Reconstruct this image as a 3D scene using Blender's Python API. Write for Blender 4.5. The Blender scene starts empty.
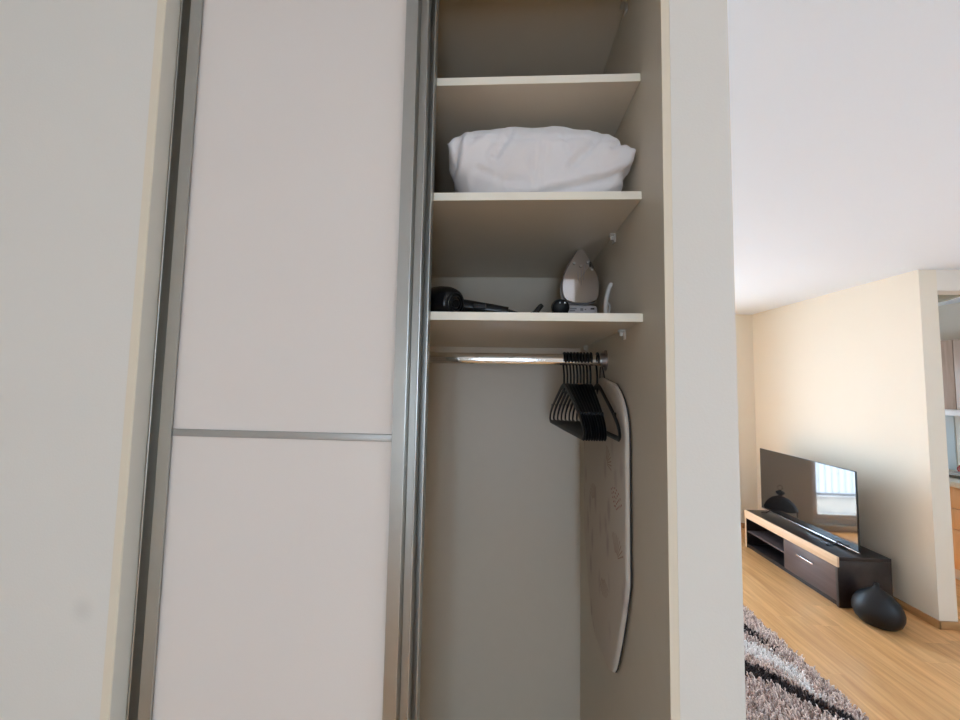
import bpy, bmesh, math, random
import numpy as np
from mathutils import Vector, Matrix, noise

random.seed(7)
rng = np.random.default_rng(7)
scene = bpy.context.scene
COL = scene.collection

# ------------------------------------------------------------------ camera
EYE = 1.65
FOCAL_PX = 363.3
cam_data = bpy.data.cameras.new('camera')
cam_data.sensor_fit = 'HORIZONTAL'
cam_data.sensor_width = 36.0
cam_data.lens = 36.0 * FOCAL_PX / 960.0
cam_data.clip_start = 0.02
cam = bpy.data.objects.new('camera', cam_data)
COL.objects.link(cam)
yaw, pitch, roll = 0.0508709, 0.0640047, 0.0187334
fwd = Vector((-math.sin(yaw) * math.cos(pitch), math.cos(yaw) * math.cos(pitch), math.sin(pitch)))
rgt = fwd.cross(Vector((0, 0, 1))).normalized()
upv = rgt.cross(fwd)
r2 = math.cos(roll) * rgt + math.sin(roll) * upv
u2 = -math.sin(roll) * rgt + math.cos(roll) * upv
m = Matrix((r2, u2, -fwd)).transposed().to_4x4()
m.translation = Vector((0, 0, EYE))
cam.matrix_world = m
scene.camera = cam

# ------------------------------------------------------------------ light
scene.view_settings.view_transform = 'Standard'
scene.view_settings.look = 'None'
scene.view_settings.gamma = 1.0
scene.view_settings.use_curve_mapping = False
scene.view_settings.exposure = -0.06
scene.cycles.use_denoising = True
scene.cycles.max_bounces = 14
scene.cycles.diffuse_bounces = 10
scene.cycles.glossy_bounces = 6
scene.cycles.transparent_max_bounces = 12
scene.cycles.caustics_reflective = False
scene.cycles.caustics_refractive = False

SKY = 15.0
world = bpy.data.worlds.new('World')
scene.world = world
world.use_nodes = True
wn = world.node_tree
wn.nodes.clear()
w_out = wn.nodes.new('ShaderNodeOutputWorld')
w_bg = wn.nodes.new('ShaderNodeBackground')
w_tc = wn.nodes.new('ShaderNodeTexCoord')
w_sep = wn.nodes.new('ShaderNodeSeparateXYZ')
w_map = wn.nodes.new('ShaderNodeMapRange')
w_ramp = wn.nodes.new('ShaderNodeValToRGB')
w_map.inputs['From Min'].default_value = -1.0
w_map.inputs['From Max'].default_value = 1.0
w_ramp.color_ramp.elements[0].position = 0.47
w_ramp.color_ramp.elements[0].color = (0.66, 0.80, 0.98, 1)      # hazy bright ground
w_ramp.color_ramp.elements[1].position = 0.53
w_ramp.color_ramp.elements[1].color = (0.55, 0.77, 1.0, 1)       # hazy bright sky
wn.links.new(w_tc.outputs['Generated'], w_sep.inputs[0])
wn.links.new(w_sep.outputs['Z'], w_map.inputs['Value'])
wn.links.new(w_map.outputs[0], w_ramp.inputs[0])
wn.links.new(w_ramp.outputs[0], w_bg.inputs['Color'])
w_bg.inputs['Strength'].default_value = SKY
wn.links.new(w_bg.outputs[0], w_out.inputs[0])


sun_data = bpy.data.lights.new('sun', 'SUN')
sun_data.energy = 25.0
sun_data.angle = math.radians(1.5)
sun_data.color = (1.0, 0.84, 0.60)
sun = bpy.data.objects.new('sun', sun_data)
sun.rotation_euler = Vector((-0.10, -0.60, -0.80)).to_track_quat('-Z', 'Y').to_euler()
COL.objects.link(sun)


def portal(loc, rot, sx, sy):
    """window opening marked as a portal so the sky is sampled through it"""
    l = bpy.data.lights.new('window_portal', 'AREA')
    l.shape = 'RECTANGLE'
    l.size, l.size_y = sx, sy
    l.cycles.is_portal = True
    o = bpy.data.objects.new('window_portal', l)
    o.location = loc
    o.rotation_euler = rot
    COL.objects.link(o)


CEIL = 2.555
# window openings: balcony door in the back wall, unseen windows put in for light behind the camera and in the far right wall
W1 = (0.50, 1.87, 0.06, 2.28)      # x0 x1 z0 z1 at y = 4.58
W2 = (-0.35, 0.50, 0.55, 1.90)     # unseen window added to light the wardrobe front: x0 x1 z0 z1 at y = -2.3
W3 = (-1.2, 0.65, 0.90, 2.48)        # unseen window, placed and sized for cool ceiling light: y0 y1 z0 z1 at x = 4.64
W4 = (3.40, 4.00, 1.05, 2.05)      # unseen window added to brighten the kitchen, back wall
Y_BACK, Y_FRONT, X_LEFT, X_FAR = 4.58, -2.3, -1.8, 4.64
portal(((W1[0] + W1[1]) / 2, Y_BACK + .15, (W1[2] + W1[3]) / 2), (-math.pi / 2, 0, 0), W1[1] - W1[0], W1[3] - W1[2])
portal(((W4[0] + W4[1]) / 2, Y_BACK + .15, (W4[2] + W4[3]) / 2), (-math.pi / 2, 0, 0), W4[1] - W4[0], W4[3] - W4[2])
portal(((W2[0] + W2[1]) / 2, Y_FRONT - .15, (W2[2] + W2[3]) / 2), (math.pi / 2, 0, 0), W2[1] - W2[0], W2[3] - W2[2])
portal((X_FAR + .15, (W3[0] + W3[1]) / 2, (W3[2] + W3[3]) / 2), (math.pi / 2, 0, math.pi / 2), W3[1] - W3[0], W3[3] - W3[2])


# ------------------------------------------------------------------ materials
def mat(name, color, rough=0.5, metal=0.0, spec=0.5, noise_amt=0.0, noise_scale=8.0, bump=0.0, bump_scale=200.0,
        ior=1.5, sheen=0.0, coat=0.0):
    m = bpy.data.materials.new(name)
    m.use_nodes = True
    nt = m.node_tree
    b = nt.nodes['Principled BSDF']
    b.inputs['Base Color'].default_value = (*color, 1)
    b.inputs['Roughness'].default_value = rough
    b.inputs['Metallic'].default_value = metal
    b.inputs['Specular IOR Level'].default_value = spec
    b.inputs['IOR'].default_value = ior
    b.inputs['Sheen Weight'].default_value = sheen
    b.inputs['Coat Weight'].default_value = coat
    tc = nt.nodes.new('ShaderNodeTexCoord')
    if noise_amt:
        n = nt.nodes.new('ShaderNodeTexNoise')
        n.inputs['Scale'].default_value = noise_scale
        n.inputs['Detail'].default_value = 4
        r = nt.nodes.new('ShaderNodeMapRange')
        r.inputs['To Min'].default_value = 1 - noise_amt
        r.inputs['To Max'].default_value = 1 + noise_amt
        mx = nt.nodes.new('ShaderNodeVectorMath')
        mx.operation = 'SCALE'
        mx.inputs[0].default_value = color
        nt.links.new(tc.outputs['Object'], n.inputs['Vector'])
        nt.links.new(n.outputs['Fac'], r.inputs['Value'])
        nt.links.new(r.outputs[0], mx.inputs['Scale'])
        nt.links.new(mx.outputs[0], b.inputs['Base Color'])
    if bump:
        n2 = nt.nodes.new('ShaderNodeTexNoise')
        n2.inputs['Scale'].default_value = bump_scale
        n2.inputs['Detail'].default_value = 3
        bp = nt.nodes.new('ShaderNodeBump')
        bp.inputs['Strength'].default_value = bump
        bp.inputs['Distance'].default_value = 0.002
        nt.links.new(tc.outputs['Object'], n2.inputs['Vector'])
        nt.links.new(n2.outputs['Fac'], bp.inputs['Height'])
        nt.links.new(bp.outputs[0], b.inputs['Normal'])
    return m


def wood_mat(name, c0, c1, scale=(1.0, 14.0, 14.0), rough=0.35, rand=0.12, spec=0.5):
    m = bpy.data.materials.new(name)
    m.use_nodes = True
    nt = m.node_tree
    b = nt.nodes['Principled BSDF']
    tc = nt.nodes.new('ShaderNodeTexCoord')
    oi = nt.nodes.new('ShaderNodeObjectInfo')
    off = nt.nodes.new('ShaderNodeVectorMath')
    off.operation = 'MULTIPLY_ADD'
    off.inputs[1].default_value = (1, 1, 1)
    comb = nt.nodes.new('ShaderNodeVectorMath')
    comb.operation = 'SCALE'
    comb.inputs[0].default_value = (37.0, 91.0, 53.0)
    nt.links.new(oi.outputs['Random'], comb.inputs['Scale'])
    nt.links.new(tc.outputs['Object'], off.inputs[0])
    nt.links.new(comb.outputs[0], off.inputs[2])
    mp = nt.nodes.new('ShaderNodeMapping')
    mp.inputs['Scale'].default_value = scale
    nt.links.new(off.outputs[0], mp.inputs['Vector'])
    n = nt.nodes.new('ShaderNodeTexNoise')
    n.inputs['Scale'].default_value = 1.6
    n.inputs['Detail'].default_value = 6
    n.inputs['Roughness'].default_value = 0.6
    n.inputs['Distortion'].default_value = 0.5
    nt.links.new(mp.outputs[0], n.inputs['Vector'])
    cr = nt.nodes.new('ShaderNodeValToRGB')
    cr.color_ramp.elements[0].position = 0.3
    cr.color_ramp.elements[0].color = (*c0, 1)
    cr.color_ramp.elements[1].position = 0.7
    cr.color_ramp.elements[1].color = (*c1, 1)
    nt.links.new(n.outputs['Fac'], cr.inputs[0])
    hs = nt.nodes.new('ShaderNodeHueSaturation')
    mr = nt.nodes.new('ShaderNodeMapRange')
    mr.inputs['To Min'].default_value = 1 - rand
    mr.inputs['To Max'].default_value = 1 + rand
    nt.links.new(oi.outputs['Random'], mr.inputs['Value'])
    nt.links.new(mr.outputs[0], hs.inputs['Value'])
    nt.links.new(cr.outputs[0], hs.inputs['Color'])
    nt.links.new(hs.outputs[0], b.inputs['Base Color'])
    b.inputs['Roughness'].default_value = rough
    b.inputs['Specular IOR Level'].default_value = spec
    return m


def glass_mat(name, tint=(1, 1, 1)):
    m = bpy.data.materials.new(name)
    m.use_nodes = True
    nt = m.node_tree
    nt.nodes.clear()
    out = nt.nodes.new('ShaderNodeOutputMaterial')
    mix = nt.nodes.new('ShaderNodeMixShader')
    tr = nt.nodes.new('ShaderNodeBsdfTransparent')
    tr.inputs[0].default_value = (*tint, 1)
    gl = nt.nodes.new('ShaderNodeBsdfGlossy')
    gl.inputs['Roughness'].default_value = 0.02
    # Schlick reflectance, the same from both faces of the pane
    fr = nt.nodes.new('ShaderNodeLayerWeight')
    fr.inputs['Blend'].default_value = 0.5
    pw = nt.nodes.new('ShaderNodeMath')
    pw.operation = 'POWER'
    pw.inputs[1].default_value = 5.0
    ma = nt.nodes.new('ShaderNodeMath')
    ma.operation = 'MULTIPLY_ADD'
    ma.inputs[1].default_value = 0.96
    ma.inputs[2].default_value = 0.04
    nt.links.new(fr.outputs['Facing'], pw.inputs[0])
    nt.links.new(pw.outputs[0], ma.inputs[0])
    nt.links.new(ma.outputs[0], mix.inputs[0])
    nt.links.new(tr.outputs[0], mix.inputs[1])
    nt.links.new(gl.outputs[0], mix.inputs[2])
    nt.links.new(mix.outputs[0], out.inputs[0])
    return m


M = {}
M['paint'] = mat('wall_paint', (0.79, 0.755, 0.69), 0.75, noise_amt=0.015, noise_scale=3, bump=0.12, bump_scale=260)
M['paint_cream'] = mat('cream_paint', (0.80, 0.74, 0.625), 0.75, noise_amt=0.012, noise_scale=3, bump=0.12, bump_scale=260)
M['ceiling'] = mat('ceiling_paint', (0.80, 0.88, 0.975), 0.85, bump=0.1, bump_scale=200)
M['melamine'] = mat('white_melamine', (0.64, 0.575, 0.475), 0.45, noise_amt=0.02, noise_scale=30, bump=0.05, bump_scale=500)
M['edge'] = mat('cream_edge_band', (0.95, 0.90, 0.775), 0.4, noise_amt=0.04, noise_scale=12)
M['jamb_edge'] = mat('beige_edge_band', (0.80, 0.71, 0.56), 0.45, noise_amt=0.05, noise_scale=9)
M['door_white'] = mat('door_panel_white', (0.80, 0.735, 0.68), 0.38, noise_amt=0.012, noise_scale=5, bump=0.06, bump_scale=350)
M['alu'] = mat('brushed_aluminium', (0.50, 0.485, 0.445), 0.40, metal=1.0, noise_amt=0.05, noise_scale=40)
M['divider'] = mat('door_divider_grey', (0.44, 0.42, 0.39), 0.45, metal=0.55)
M['chrome'] = mat('chrome', (0.85, 0.84, 0.82), 0.08, metal=1.0)
M['flange'] = mat('flange_steel', (0.36, 0.31, 0.28), 0.4, metal=1.0)
M['black_plastic'] = mat('black_plastic', (0.007, 0.007, 0.0075), 0.42, spec=0.35)
M['black_gloss'] = mat('black_gloss_plastic', (0.007, 0.007, 0.008), 0.22, spec=0.35)
M['linen'] = mat('white_cotton', (0.84, 0.82, 0.83), 0.85, noise_amt=0.02, noise_scale=20, bump=0.25, bump_scale=420, sheen=0.2)
M['iron_white'] = mat('lilac_white_plastic', (0.72, 0.70, 0.74), 0.35)
M['sole'] = mat('polished_soleplate', (0.66, 0.62, 0.60), 0.07, metal=1.0)
M['grey_plastic'] = mat('grey_plastic', (0.30, 0.29, 0.31), 0.4)
M['cord_white'] = mat('white_cord', (0.70, 0.68, 0.65), 0.6)
M['pin'] = mat('shelf_pin_plastic', (0.62, 0.60, 0.56), 0.3)
M['dark_edge'] = mat('dark_binding', (0.035, 0.028, 0.024), 0.7)
M['print_red'] = mat('red_print', (0.42, 0.19, 0.15), 0.9)
M['print_tan'] = mat('tan_print', (0.46, 0.33, 0.26), 0.9)
M['black_oak'] = wood_mat('black_brown_veneer', (0.014, 0.010, 0.010), (0.030, 0.022, 0.021), (12, 1.2, 12), 0.33, 0.05)
M['brown_front'] = wood_mat('brown_drawer_veneer', (0.080, 0.058, 0.056), (0.115, 0.085, 0.082), (10, 1.2, 14), 0.35, 0.04)
M['light_band'] = wood_mat('light_oak_band', (0.66, 0.46, 0.29), (0.78, 0.58, 0.39), (10, 1.5, 20), 0.42, 0.03)
M['plank'] = wood_mat('oak_laminate', (0.50, 0.245, 0.09), (0.76, 0.44, 0.19), (16, 1.1, 4), 0.30, 0.10, spec=0.55)
M['subfloor'] = mat('subfloor', (0.20, 0.12, 0.06), 0.8, noise_amt=0.1)
M['baseboard'] = wood_mat('oak_baseboard', (0.36, 0.20, 0.085), (0.50, 0.29, 0.125), (6, 2, 20), 0.4, 0.05)
M['screen'] = mat('screen_glass', (0.012, 0.011, 0.011), 0.05, ior=1.95, spec=0.5)
M['tv_black'] = mat('tv_black', (0.012, 0.012, 0.013), 0.3)
M['silver'] = mat('silver_trim', (0.75, 0.75, 0.76), 0.25, metal=1.0)
M['vase'] = mat('black_glaze', (0.009, 0.009, 0.010), 0.42, spec=0.32, noise_amt=0.1, noise_scale=25, bump=0.05, bump_scale=90)
M['lantern'] = mat('black_iron', (0.014, 0.012, 0.011), 0.5)
M['candle'] = mat('candle_wax', (0.75, 0.68, 0.58), 0.5)
M['glass'] = glass_mat('clear_glass')
M['frame_white'] = mat('white_window_frame', (0.80, 0.80, 0.80), 0.35)
M['kitchen_oak'] = wood_mat('kitchen_oak_front', (0.58, 0.36, 0.19), (0.72, 0.49, 0.29), (14, 14, 1.2), 0.42, 0.05)
M['kitchen_ash'] = wood_mat('kitchen_upper_front', (0.36, 0.27, 0.215), (0.50, 0.39, 0.32), (14, 14, 1.2), 0.45, 0.05)
M['worktop'] = mat('pale_worktop', (0.62, 0.60, 0.52), 0.4, noise_amt=0.08, noise_scale=60)
M['splash'] = mat('pale_blue_glass_panel', (0.60, 0.68, 0.72), 0.12)
M['steel'] = mat('brushed_steel', (0.66, 0.66, 0.67), 0.22, metal=1.0)
M['red'] = mat('red_glaze', (0.42, 0.03, 0.03), 0.3)
M['lamp_glass'] = mat('frosted_green_glass', (0.40, 0.44, 0.38), 0.2)
M['concrete'] = mat('balcony_tile', (0.55, 0.52, 0.48), 0.8, noise_amt=0.06)
M['rail'] = mat('grey_painted_steel', (0.16, 0.17, 0.19), 0.5)


def add_dark_spot(mt, centre, radius, dark):
    """a soft darker spot in the base colour at a fixed place"""
    nt = mt.node_tree
    b = nt.nodes['Principled BSDF']
    src = b.inputs['Base Color'].links[0].from_socket
    geo = nt.nodes.new('ShaderNodeNewGeometry')
    d = nt.nodes.new('ShaderNodeVectorMath')
    d.operation = 'DISTANCE'
    d.inputs[1].default_value = centre
    r = nt.nodes.new('ShaderNodeMapRange')
    r.interpolation_type = 'SMOOTHSTEP'
    r.inputs['From Max'].default_value = radius
    r.inputs['To Min'].default_value = dark
    r.inputs['To Max'].default_value = 1.0
    v = nt.nodes.new('ShaderNodeVectorMath')
    v.operation = 'SCALE'
    nt.links.new(geo.outputs['Position'], d.inputs[0])
    nt.links.new(d.outputs['Value'], r.inputs['Value'])
    nt.links.new(src, v.inputs[0])
    nt.links.new(r.outputs[0], v.inputs['Scale'])
    nt.links.new(v.outputs[0], b.inputs['Base Color'])


# fabric with a faint woven blot pattern for the ironing board cover
def cover_mat():
    m = mat('printed_cotton_cover', (0.60, 0.53, 0.46), 0.9, bump=0.2, bump_scale=300)
    nt = m.node_tree
    b = nt.nodes['Principled BSDF']
    tc = nt.nodes.new('ShaderNodeTexCoord')
    mp = nt.nodes.new('ShaderNodeMapping')
    mp.inputs['Scale'].default_value = (1, 1.9, 0.75)
    mp.inputs['Rotation'].default_value = (0.5, 0, 0)
    v = nt.nodes.new('ShaderNodeTexVoronoi')
    v.inputs['Scale'].default_value = 13
    n = nt.nodes.new('ShaderNodeTexNoise')
    n.inputs['Scale'].default_value = 22
    r = nt.nodes.new('ShaderNodeValToRGB')
    r.color_ramp.elements[0].position = 0.16
    r.color_ramp.elements[0].color = (0.50, 0.41, 0.37, 1)
    r.color_ramp.elements[1].position = 0.30
    r.color_ramp.elements[1].color = (0.62, 0.55, 0.475, 1)
    a = nt.nodes.new('ShaderNodeMath')
    a.operation = 'MULTIPLY_ADD'
    a.inputs[1].default_value = 0.35
    nt.links.new(tc.outputs['Object'], mp.inputs[0])
    nt.links.new(mp.outputs[0], v.inputs['Vector'])
    nt.links.new(tc.outputs['Object'], n.inputs['Vector'])
    nt.links.new(n.outputs['Fac'], a.inputs[0])
    nt.links.new(v.outputs['Distance'], a.inputs[2])
    a2 = nt.nodes.new('ShaderNodeMath')
    a2.operation = 'MULTIPLY'
    a2.inputs[1].default_value = 0.55
    nt.links.new(a.outputs[0], a2.inputs[0])
    nt.links.new(a2.outputs[0], r.inputs[0])
    nt.links.new(r.outputs[0], b.inputs['Base Color'])
    return m


M['cover'] = cover_mat()


def pile_mat():
    m = bpy.data.materials.new('shag_yarn')
    m.use_nodes = True
    nt = m.node_tree
    b = nt.nodes['Principled BSDF']
    at = nt.nodes.new('ShaderNodeAttribute')
    at.attribute_name = 'yarn'
    nt.links.new(at.outputs['Color'], b.inputs['Base Color'])
    b.inputs['Roughness'].default_value = 0.85
    return m


M['pile'] = pile_mat()


# ------------------------------------------------------------------ geometry helpers
def tag(o, label=None, cat=None, group=None, kind=None):
    if label:
        o['label'] = label
    if cat:
        o['category'] = cat
    if group:
        o['group'] = group
    if kind:
        o['kind'] = kind
    return o


def obj(name, bm, material, parent=None, smooth=False, loc=None):
    me = bpy.data.meshes.new(name)
    bmesh.ops.recalc_face_normals(bm, faces=bm.faces)
    bm.to_mesh(me)
    bm.free()
    me.materials.append(M[material] if isinstance(material, str) else material)
    if smooth:
        me.shade_smooth()
        if smooth != 'full':
            try:
                me.set_sharp_from_angle(angle=math.radians(40))
            except Exception:
                pass
    o = bpy.data.objects.new(name, me)
    COL.objects.link(o)
    if parent:
        o.parent = parent
    if loc is not None:
        o.location = loc
    return o


def thing(name, loc, label=None, cat=None, group=None, parent=None, rotz=0.0):
    o = bpy.data.objects.new(name, None)
    o.empty_display_size = 0.05
    o.location = loc
    o.rotation_euler = (0, 0, rotz)
    COL.objects.link(o)
    if parent:
        o.parent = parent
    return tag(o, label, cat, group)


def bx(bm, x0, x1, y0, y1, z0, z1, bevel=0.0, seg=2):
    vs = [bm.verts.new((x, y, z)) for x in (x0, x1) for y in (y0, y1) for z in (z0, z1)]
    fs = [(0, 1, 3, 2), (4, 6, 7, 5), (0, 4, 5, 1), (2, 3, 7, 6), (0, 2, 6, 4), (1, 5, 7, 3)]
    faces = [bm.faces.new([vs[i] for i in f]) for f in fs]
    if bevel:
        edges = list({e for f in faces for e in f.edges})
        bmesh.ops.bevel(bm, geom=edges, offset=bevel, segments=seg, affect='EDGES', profile=0.5)
    return bm


def box(name, b, material, parent=None, bevel=0.0, origin=None):
    """box x0 x1 y0 y1 z0 z1 in the parent's coordinates"""
    bm = bmesh.new()
    x0, x1, y0, y1, z0, z1 = b
    if origin is None:
        origin = ((x0 + x1) / 2, (y0 + y1) / 2, z0)
    ox, oy, oz = origin
    bx(bm, x0 - ox, x1 - ox, y0 - oy, y1 - oy, z0 - oz, z1 - oz, bevel)
    return obj(name, bm, material, parent, smooth=bool(bevel), loc=origin)


def tube(bm, pts, rad, seg=8, caps=True, flat=(1.0, 1.0), ref=None):
    """sweep an ellipse along pts; rad a number or list; flat scales (n, b)"""
    pts = [Vector(p) for p in pts]
    n = len(pts)
    rads = rad if isinstance(rad, (list, tuple)) else [rad] * n
    rings = []
    nrm = Vector(ref) if ref else None
    for i, p in enumerate(pts):
        t = (pts[min(i + 1, n - 1)] - pts[max(i - 1, 0)]).normalized()
        if nrm is None:
            a = Vector((0, 0, 1)) if abs(t.z) < 0.9 else Vector((1, 0, 0))
            nrm = a - t * a.dot(t)
        nrm = (nrm - t * nrm.dot(t)).normalized()
        bn = t.cross(nrm)
        rings.append([bm.verts.new(p + rads[i] * (flat[0] * math.cos(2 * math.pi * k / seg) * nrm + flat[1] * math.sin(2 * math.pi * k / seg) * bn))
                      for k in range(seg)])
    for a, b in zip(rings, rings[1:]):
        for k in range(seg):
            bm.faces.new((a[k], a[(k + 1) % seg], b[(k + 1) % seg], b[k]))
    if caps:
        bm.faces.new(rings[0][::-1])
        bm.faces.new(rings[-1])
    return bm


def lathe(bm, prof, seg=40, centre=(0, 0, 0)):
    cx, cy, cz = centre
    rings = []
    for r, z in prof:
        if r < 1e-6:
            rings.append([bm.verts.new((cx, cy, cz + z))])
        else:
            rings.append([bm.verts.new((cx + r * math.cos(2 * math.pi * k / seg), cy + r * math.sin(2 * math.pi * k / seg), cz + z)) for k in range(seg)])
    for a, b in zip(rings, rings[1:]):
        for k in range(seg):
            k2 = (k + 1) % seg
            if len(a) == 1 and len(b) == 1:
                continue
            if len(a) == 1:
                bm.faces.new((a[0], b[k2], b[k]))
            elif len(b) == 1:
                bm.faces.new((a[k], a[k2], b[0]))
            else:
                bm.faces.new((a[k], a[k2], b[k2], b[k]))
    return bm


def loft(bm, rings, caps=True):
    vr = [[bm.verts.new(p) for p in r] for r in rings]
    for a, b in zip(vr, vr[1:]):
        n = len(a)
        for k in range(n):
            bm.faces.new((a[k], a[(k + 1) % n], b[(k + 1) % n], b[k]))
    if caps:
        bm.faces.new(vr[0][::-1])
        bm.faces.new(vr[-1])
    return bm


def catmull(pts, n=6):
    pts = [Vector(p) for p in pts]
    P = [2 * pts[0] - pts[1]] + pts + [2 * pts[-1] - pts[-2]]
    out = []
    for i in range(1, len(P) - 2):
        for k in range(n):
            t = k / n
            a, b, c, d = P[i - 1], P[i], P[i + 1], P[i + 2]
            out.append(0.5 * ((2 * b) + (c - a) * t + (2 * a - 5 * b + 4 * c - d) * t * t + (3 * b - a - 3 * c + d) * t ** 3))
    out.append(pts[-1])
    return out


def world_of(o):
    m = o.matrix_basis.copy()
    if o.parent:
        m = world_of(o.parent) @ o.matrix_parent_inverse @ m
    return m


def attach(o, par):
    """parent o to par; o's own location stays in world coordinates"""
    o.parent = par
    o.matrix_parent_inverse = world_of(par).inverted()
    return o


def copy_tree(o, parent=None):
    c = o.copy()
    COL.objects.link(c)
    c.parent = parent
    for ch in list(o.children):
        copy_tree(ch, c)
    return c


# ------------------------------------------------------------------ the setting
def struct(name, b, material, bevel=0.0):
    o = box(name, b, material, None, bevel)
    o['kind'] = 'structure'
    return o


def wall_with_hole(name, axis, span, thick, z0, z1, hole, material):
    """wall slab of four boxes around a rectangular opening; axis 'x' spans x at y=thick, 'y' spans y at x=thick"""
    bm = bmesh.new()
    a0, a1 = span
    t0, t1 = thick
    holes = hole if isinstance(hole, list) else [hole]
    cur = a0
    for h0, h1, hz0, hz1 in sorted(holes):
        segs = [(cur, h0, z0, z1), (h0, h1, z0, hz0), (h0, h1, hz1, z1)]
        for s0, s1, q0, q1 in segs:
            if s1 - s0 > 1e-4 and q1 - q0 > 1e-4:
                if axis == 'x':
                    bx(bm, s0, s1, t0, t1, q0, q1)
                else:
                    bx(bm, t0, t1, s0, s1, q0, q1)
        cur = h1
    if axis == 'x':
        bx(bm, cur, a1, t0, t1, z0, z1)
    else:
        bx(bm, t0, t1, cur, a1, z0, z1)
    o = obj(name, bm, material)
    o['kind'] = 'structure'
    return o


FRONT = 0.629                        # plane of the wardrobe front and of the walls beside it
WX0, WX1 = -0.674, 0.298             # outer faces of the wardrobe side panels
floor = struct('floor', (X_LEFT - .15, X_FAR + .15, Y_FRONT - .15, Y_BACK + .15, -0.12, -0.012), 'subfloor')
struct('ceiling', (X_LEFT - .15, X_FAR + .15, Y_FRONT - .15, Y_BACK + .15, CEIL, CEIL + .12), 'ceiling')
M['paint_left'] = mat('wall_paint_left', (0.79, 0.755, 0.69), 0.75, noise_amt=0.015, noise_scale=3, bump=0.12, bump_scale=260)
add_dark_spot(M['paint_left'], (-0.722, 0.629, 1.24), 0.03, 0.90)
struct('wall_left', (X_LEFT, WX0, FRONT, FRONT + .70, 0, CEIL), 'paint_left')
struct('wall_hall', (X_LEFT - .12, X_LEFT, Y_FRONT, FRONT + .70, 0, CEIL), 'paint')
struct('wall_partition', (WX1, 0.399, FRONT, Y_BACK, 0, CEIL), 'paint')
struct('wall_behind_wardrobe', (X_LEFT, WX1, FRONT + .70, FRONT + .80, 0, CEIL), 'paint')
struct('wall_right', (3.107, 3.230, 2.81, Y_BACK, 0, CEIL), 'paint_cream')
struct('wall_lintel', (3.230, X_FAR, 2.81, 2.93, 2.396, CEIL), 'paint')
wall_with_hole('wall_back', 'x', (0.399, X_FAR), (Y_BACK, Y_BACK + .14), 0, CEIL, [W1, W4], 'paint_cream')
wall_with_hole('wall_front', 'x', (X_LEFT - .12, X_FAR), (Y_FRONT - .14, Y_FRONT), 0, CEIL, W2, 'paint')
wall_with_hole('wall_far_right', 'y', (Y_FRONT, Y_BACK), (X_FAR, X_FAR + .14), 0, CEIL, W3, 'paint')

# floorboards: each plank its own piece of the floor
PW, PL = 0.192, 1.285
bm = bmesh.new()
bx(bm, -PW / 2 + .0002, PW / 2 - .0002, -PL / 2 + .0002, PL / 2 - .0002, -0.012, 0.0, 0.0006, 1)
plank_proto = obj('plank', bm, 'plank', floor)
plank_mesh = plank_proto.data
first = True
nrow = int((X_FAR - X_LEFT) / PW) + 1
for i in range(nrow):
    x = X_LEFT + PW * (i + .5)
    off = random.random() * PL
    y = Y_FRONT - off + PL / 2
    while y - PL / 2 < Y_BACK:
        if first:
            o, first = plank_proto, False
        else:
            o = bpy.data.objects.new('plank', plank_mesh)
            COL.objects.link(o)
            o.parent = floor
        o.matrix_parent_inverse = Matrix.Translation(-Vector(floor.location))
        # boards are cut at the walls
        lo, hi = max(y - PL / 2, Y_FRONT), min(y + PL / 2, Y_BACK)
        o.location = (min(x, X_FAR - PW / 2), (lo + hi) / 2, 0)
        if hi - lo < PL - .001:
            o.scale = (1, (hi - lo) / PL, 1)
        y += PL

# baseboards
def baseboard(name, b):
    o = box(name, b, 'baseboard', None, 0.004)
    o['kind'] = 'structure'
    return o


baseboard('baseboard_right', (3.094, 3.107, 2.797, Y_BACK, 0, 0.055))
baseboard('baseboard_right_end', (3.094, 3.230, 2.797, 2.81, 0, 0.055))
baseboard('baseboard_back', (1.93, 3.094, Y_BACK - .013, Y_BACK, 0, 0.055))
baseboard('baseboard_partition', (0.399, 0.412, FRONT, Y_BACK, 0, 0.055))


def window(name, axis, rect, at, parts, sill=True):
    """frame and panes filling a wall opening; at = plane of the frame"""
    a0, a1, z0, z1 = rect

    def b(u0, u1, w0, w1, v0, v1):
        return (u0, u1, at + w0, at + w1, v0, v1) if axis == 'x' else (at + w0, at + w1, u0, u1, v0, v1)
    root = thing(name, ((a0 + a1) / 2, at, z0) if axis == 'x' else (at, (a0 + a1) / 2, z0))
    root['kind'] = 'structure'

    def put(nm, bb, mt, par=root, bev=0.003):
        o = box(nm, bb, mt, None, bev)
        return attach(o, par)
    f = 0.05
    put('window_frame', b(a0, a0 + f, -.03, .03, z0, z1), 'frame_white')
    put('window_frame', b(a1 - f, a1, -.03, .03, z0, z1), 'frame_white')
    put('window_frame', b(a0 + f, a1 - f, -.03, .03, z0, z0 + f), 'frame_white')
    put('window_frame', b(a0 + f, a1 - f, -.03, .03, z1 - f, z1), 'frame_white')
    n = parts
    w = (a1 - a0 - 2 * f) / n
    for k in range(n):
        s0, s1 = a0 + f + k * w + .002, a0 + f + (k + 1) * w - .002
        g = 0.055
        put('sash', b(s0, s0 + g, -.022, .022, z0 + f + .002, z1 - f - .002), 'frame_white')
        put('sash', b(s1 - g, s1, -.022, .022, z0 + f + .002, z1 - f - .002), 'frame_white')
        put('sash', b(s0 + g, s1 - g, -.022, .022, z0 + f + .002, z0 + f + g), 'frame_white')
        put('sash', b(s0 + g, s1 - g, -.022, .022, z1 - f - g, z1 - f - .002), 'frame_white')
        put('pane', b(s0 + g, s1 - g, -.004, .004, z0 + f + g, z1 - f - g), 'glass', bev=0)
    return root


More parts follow.
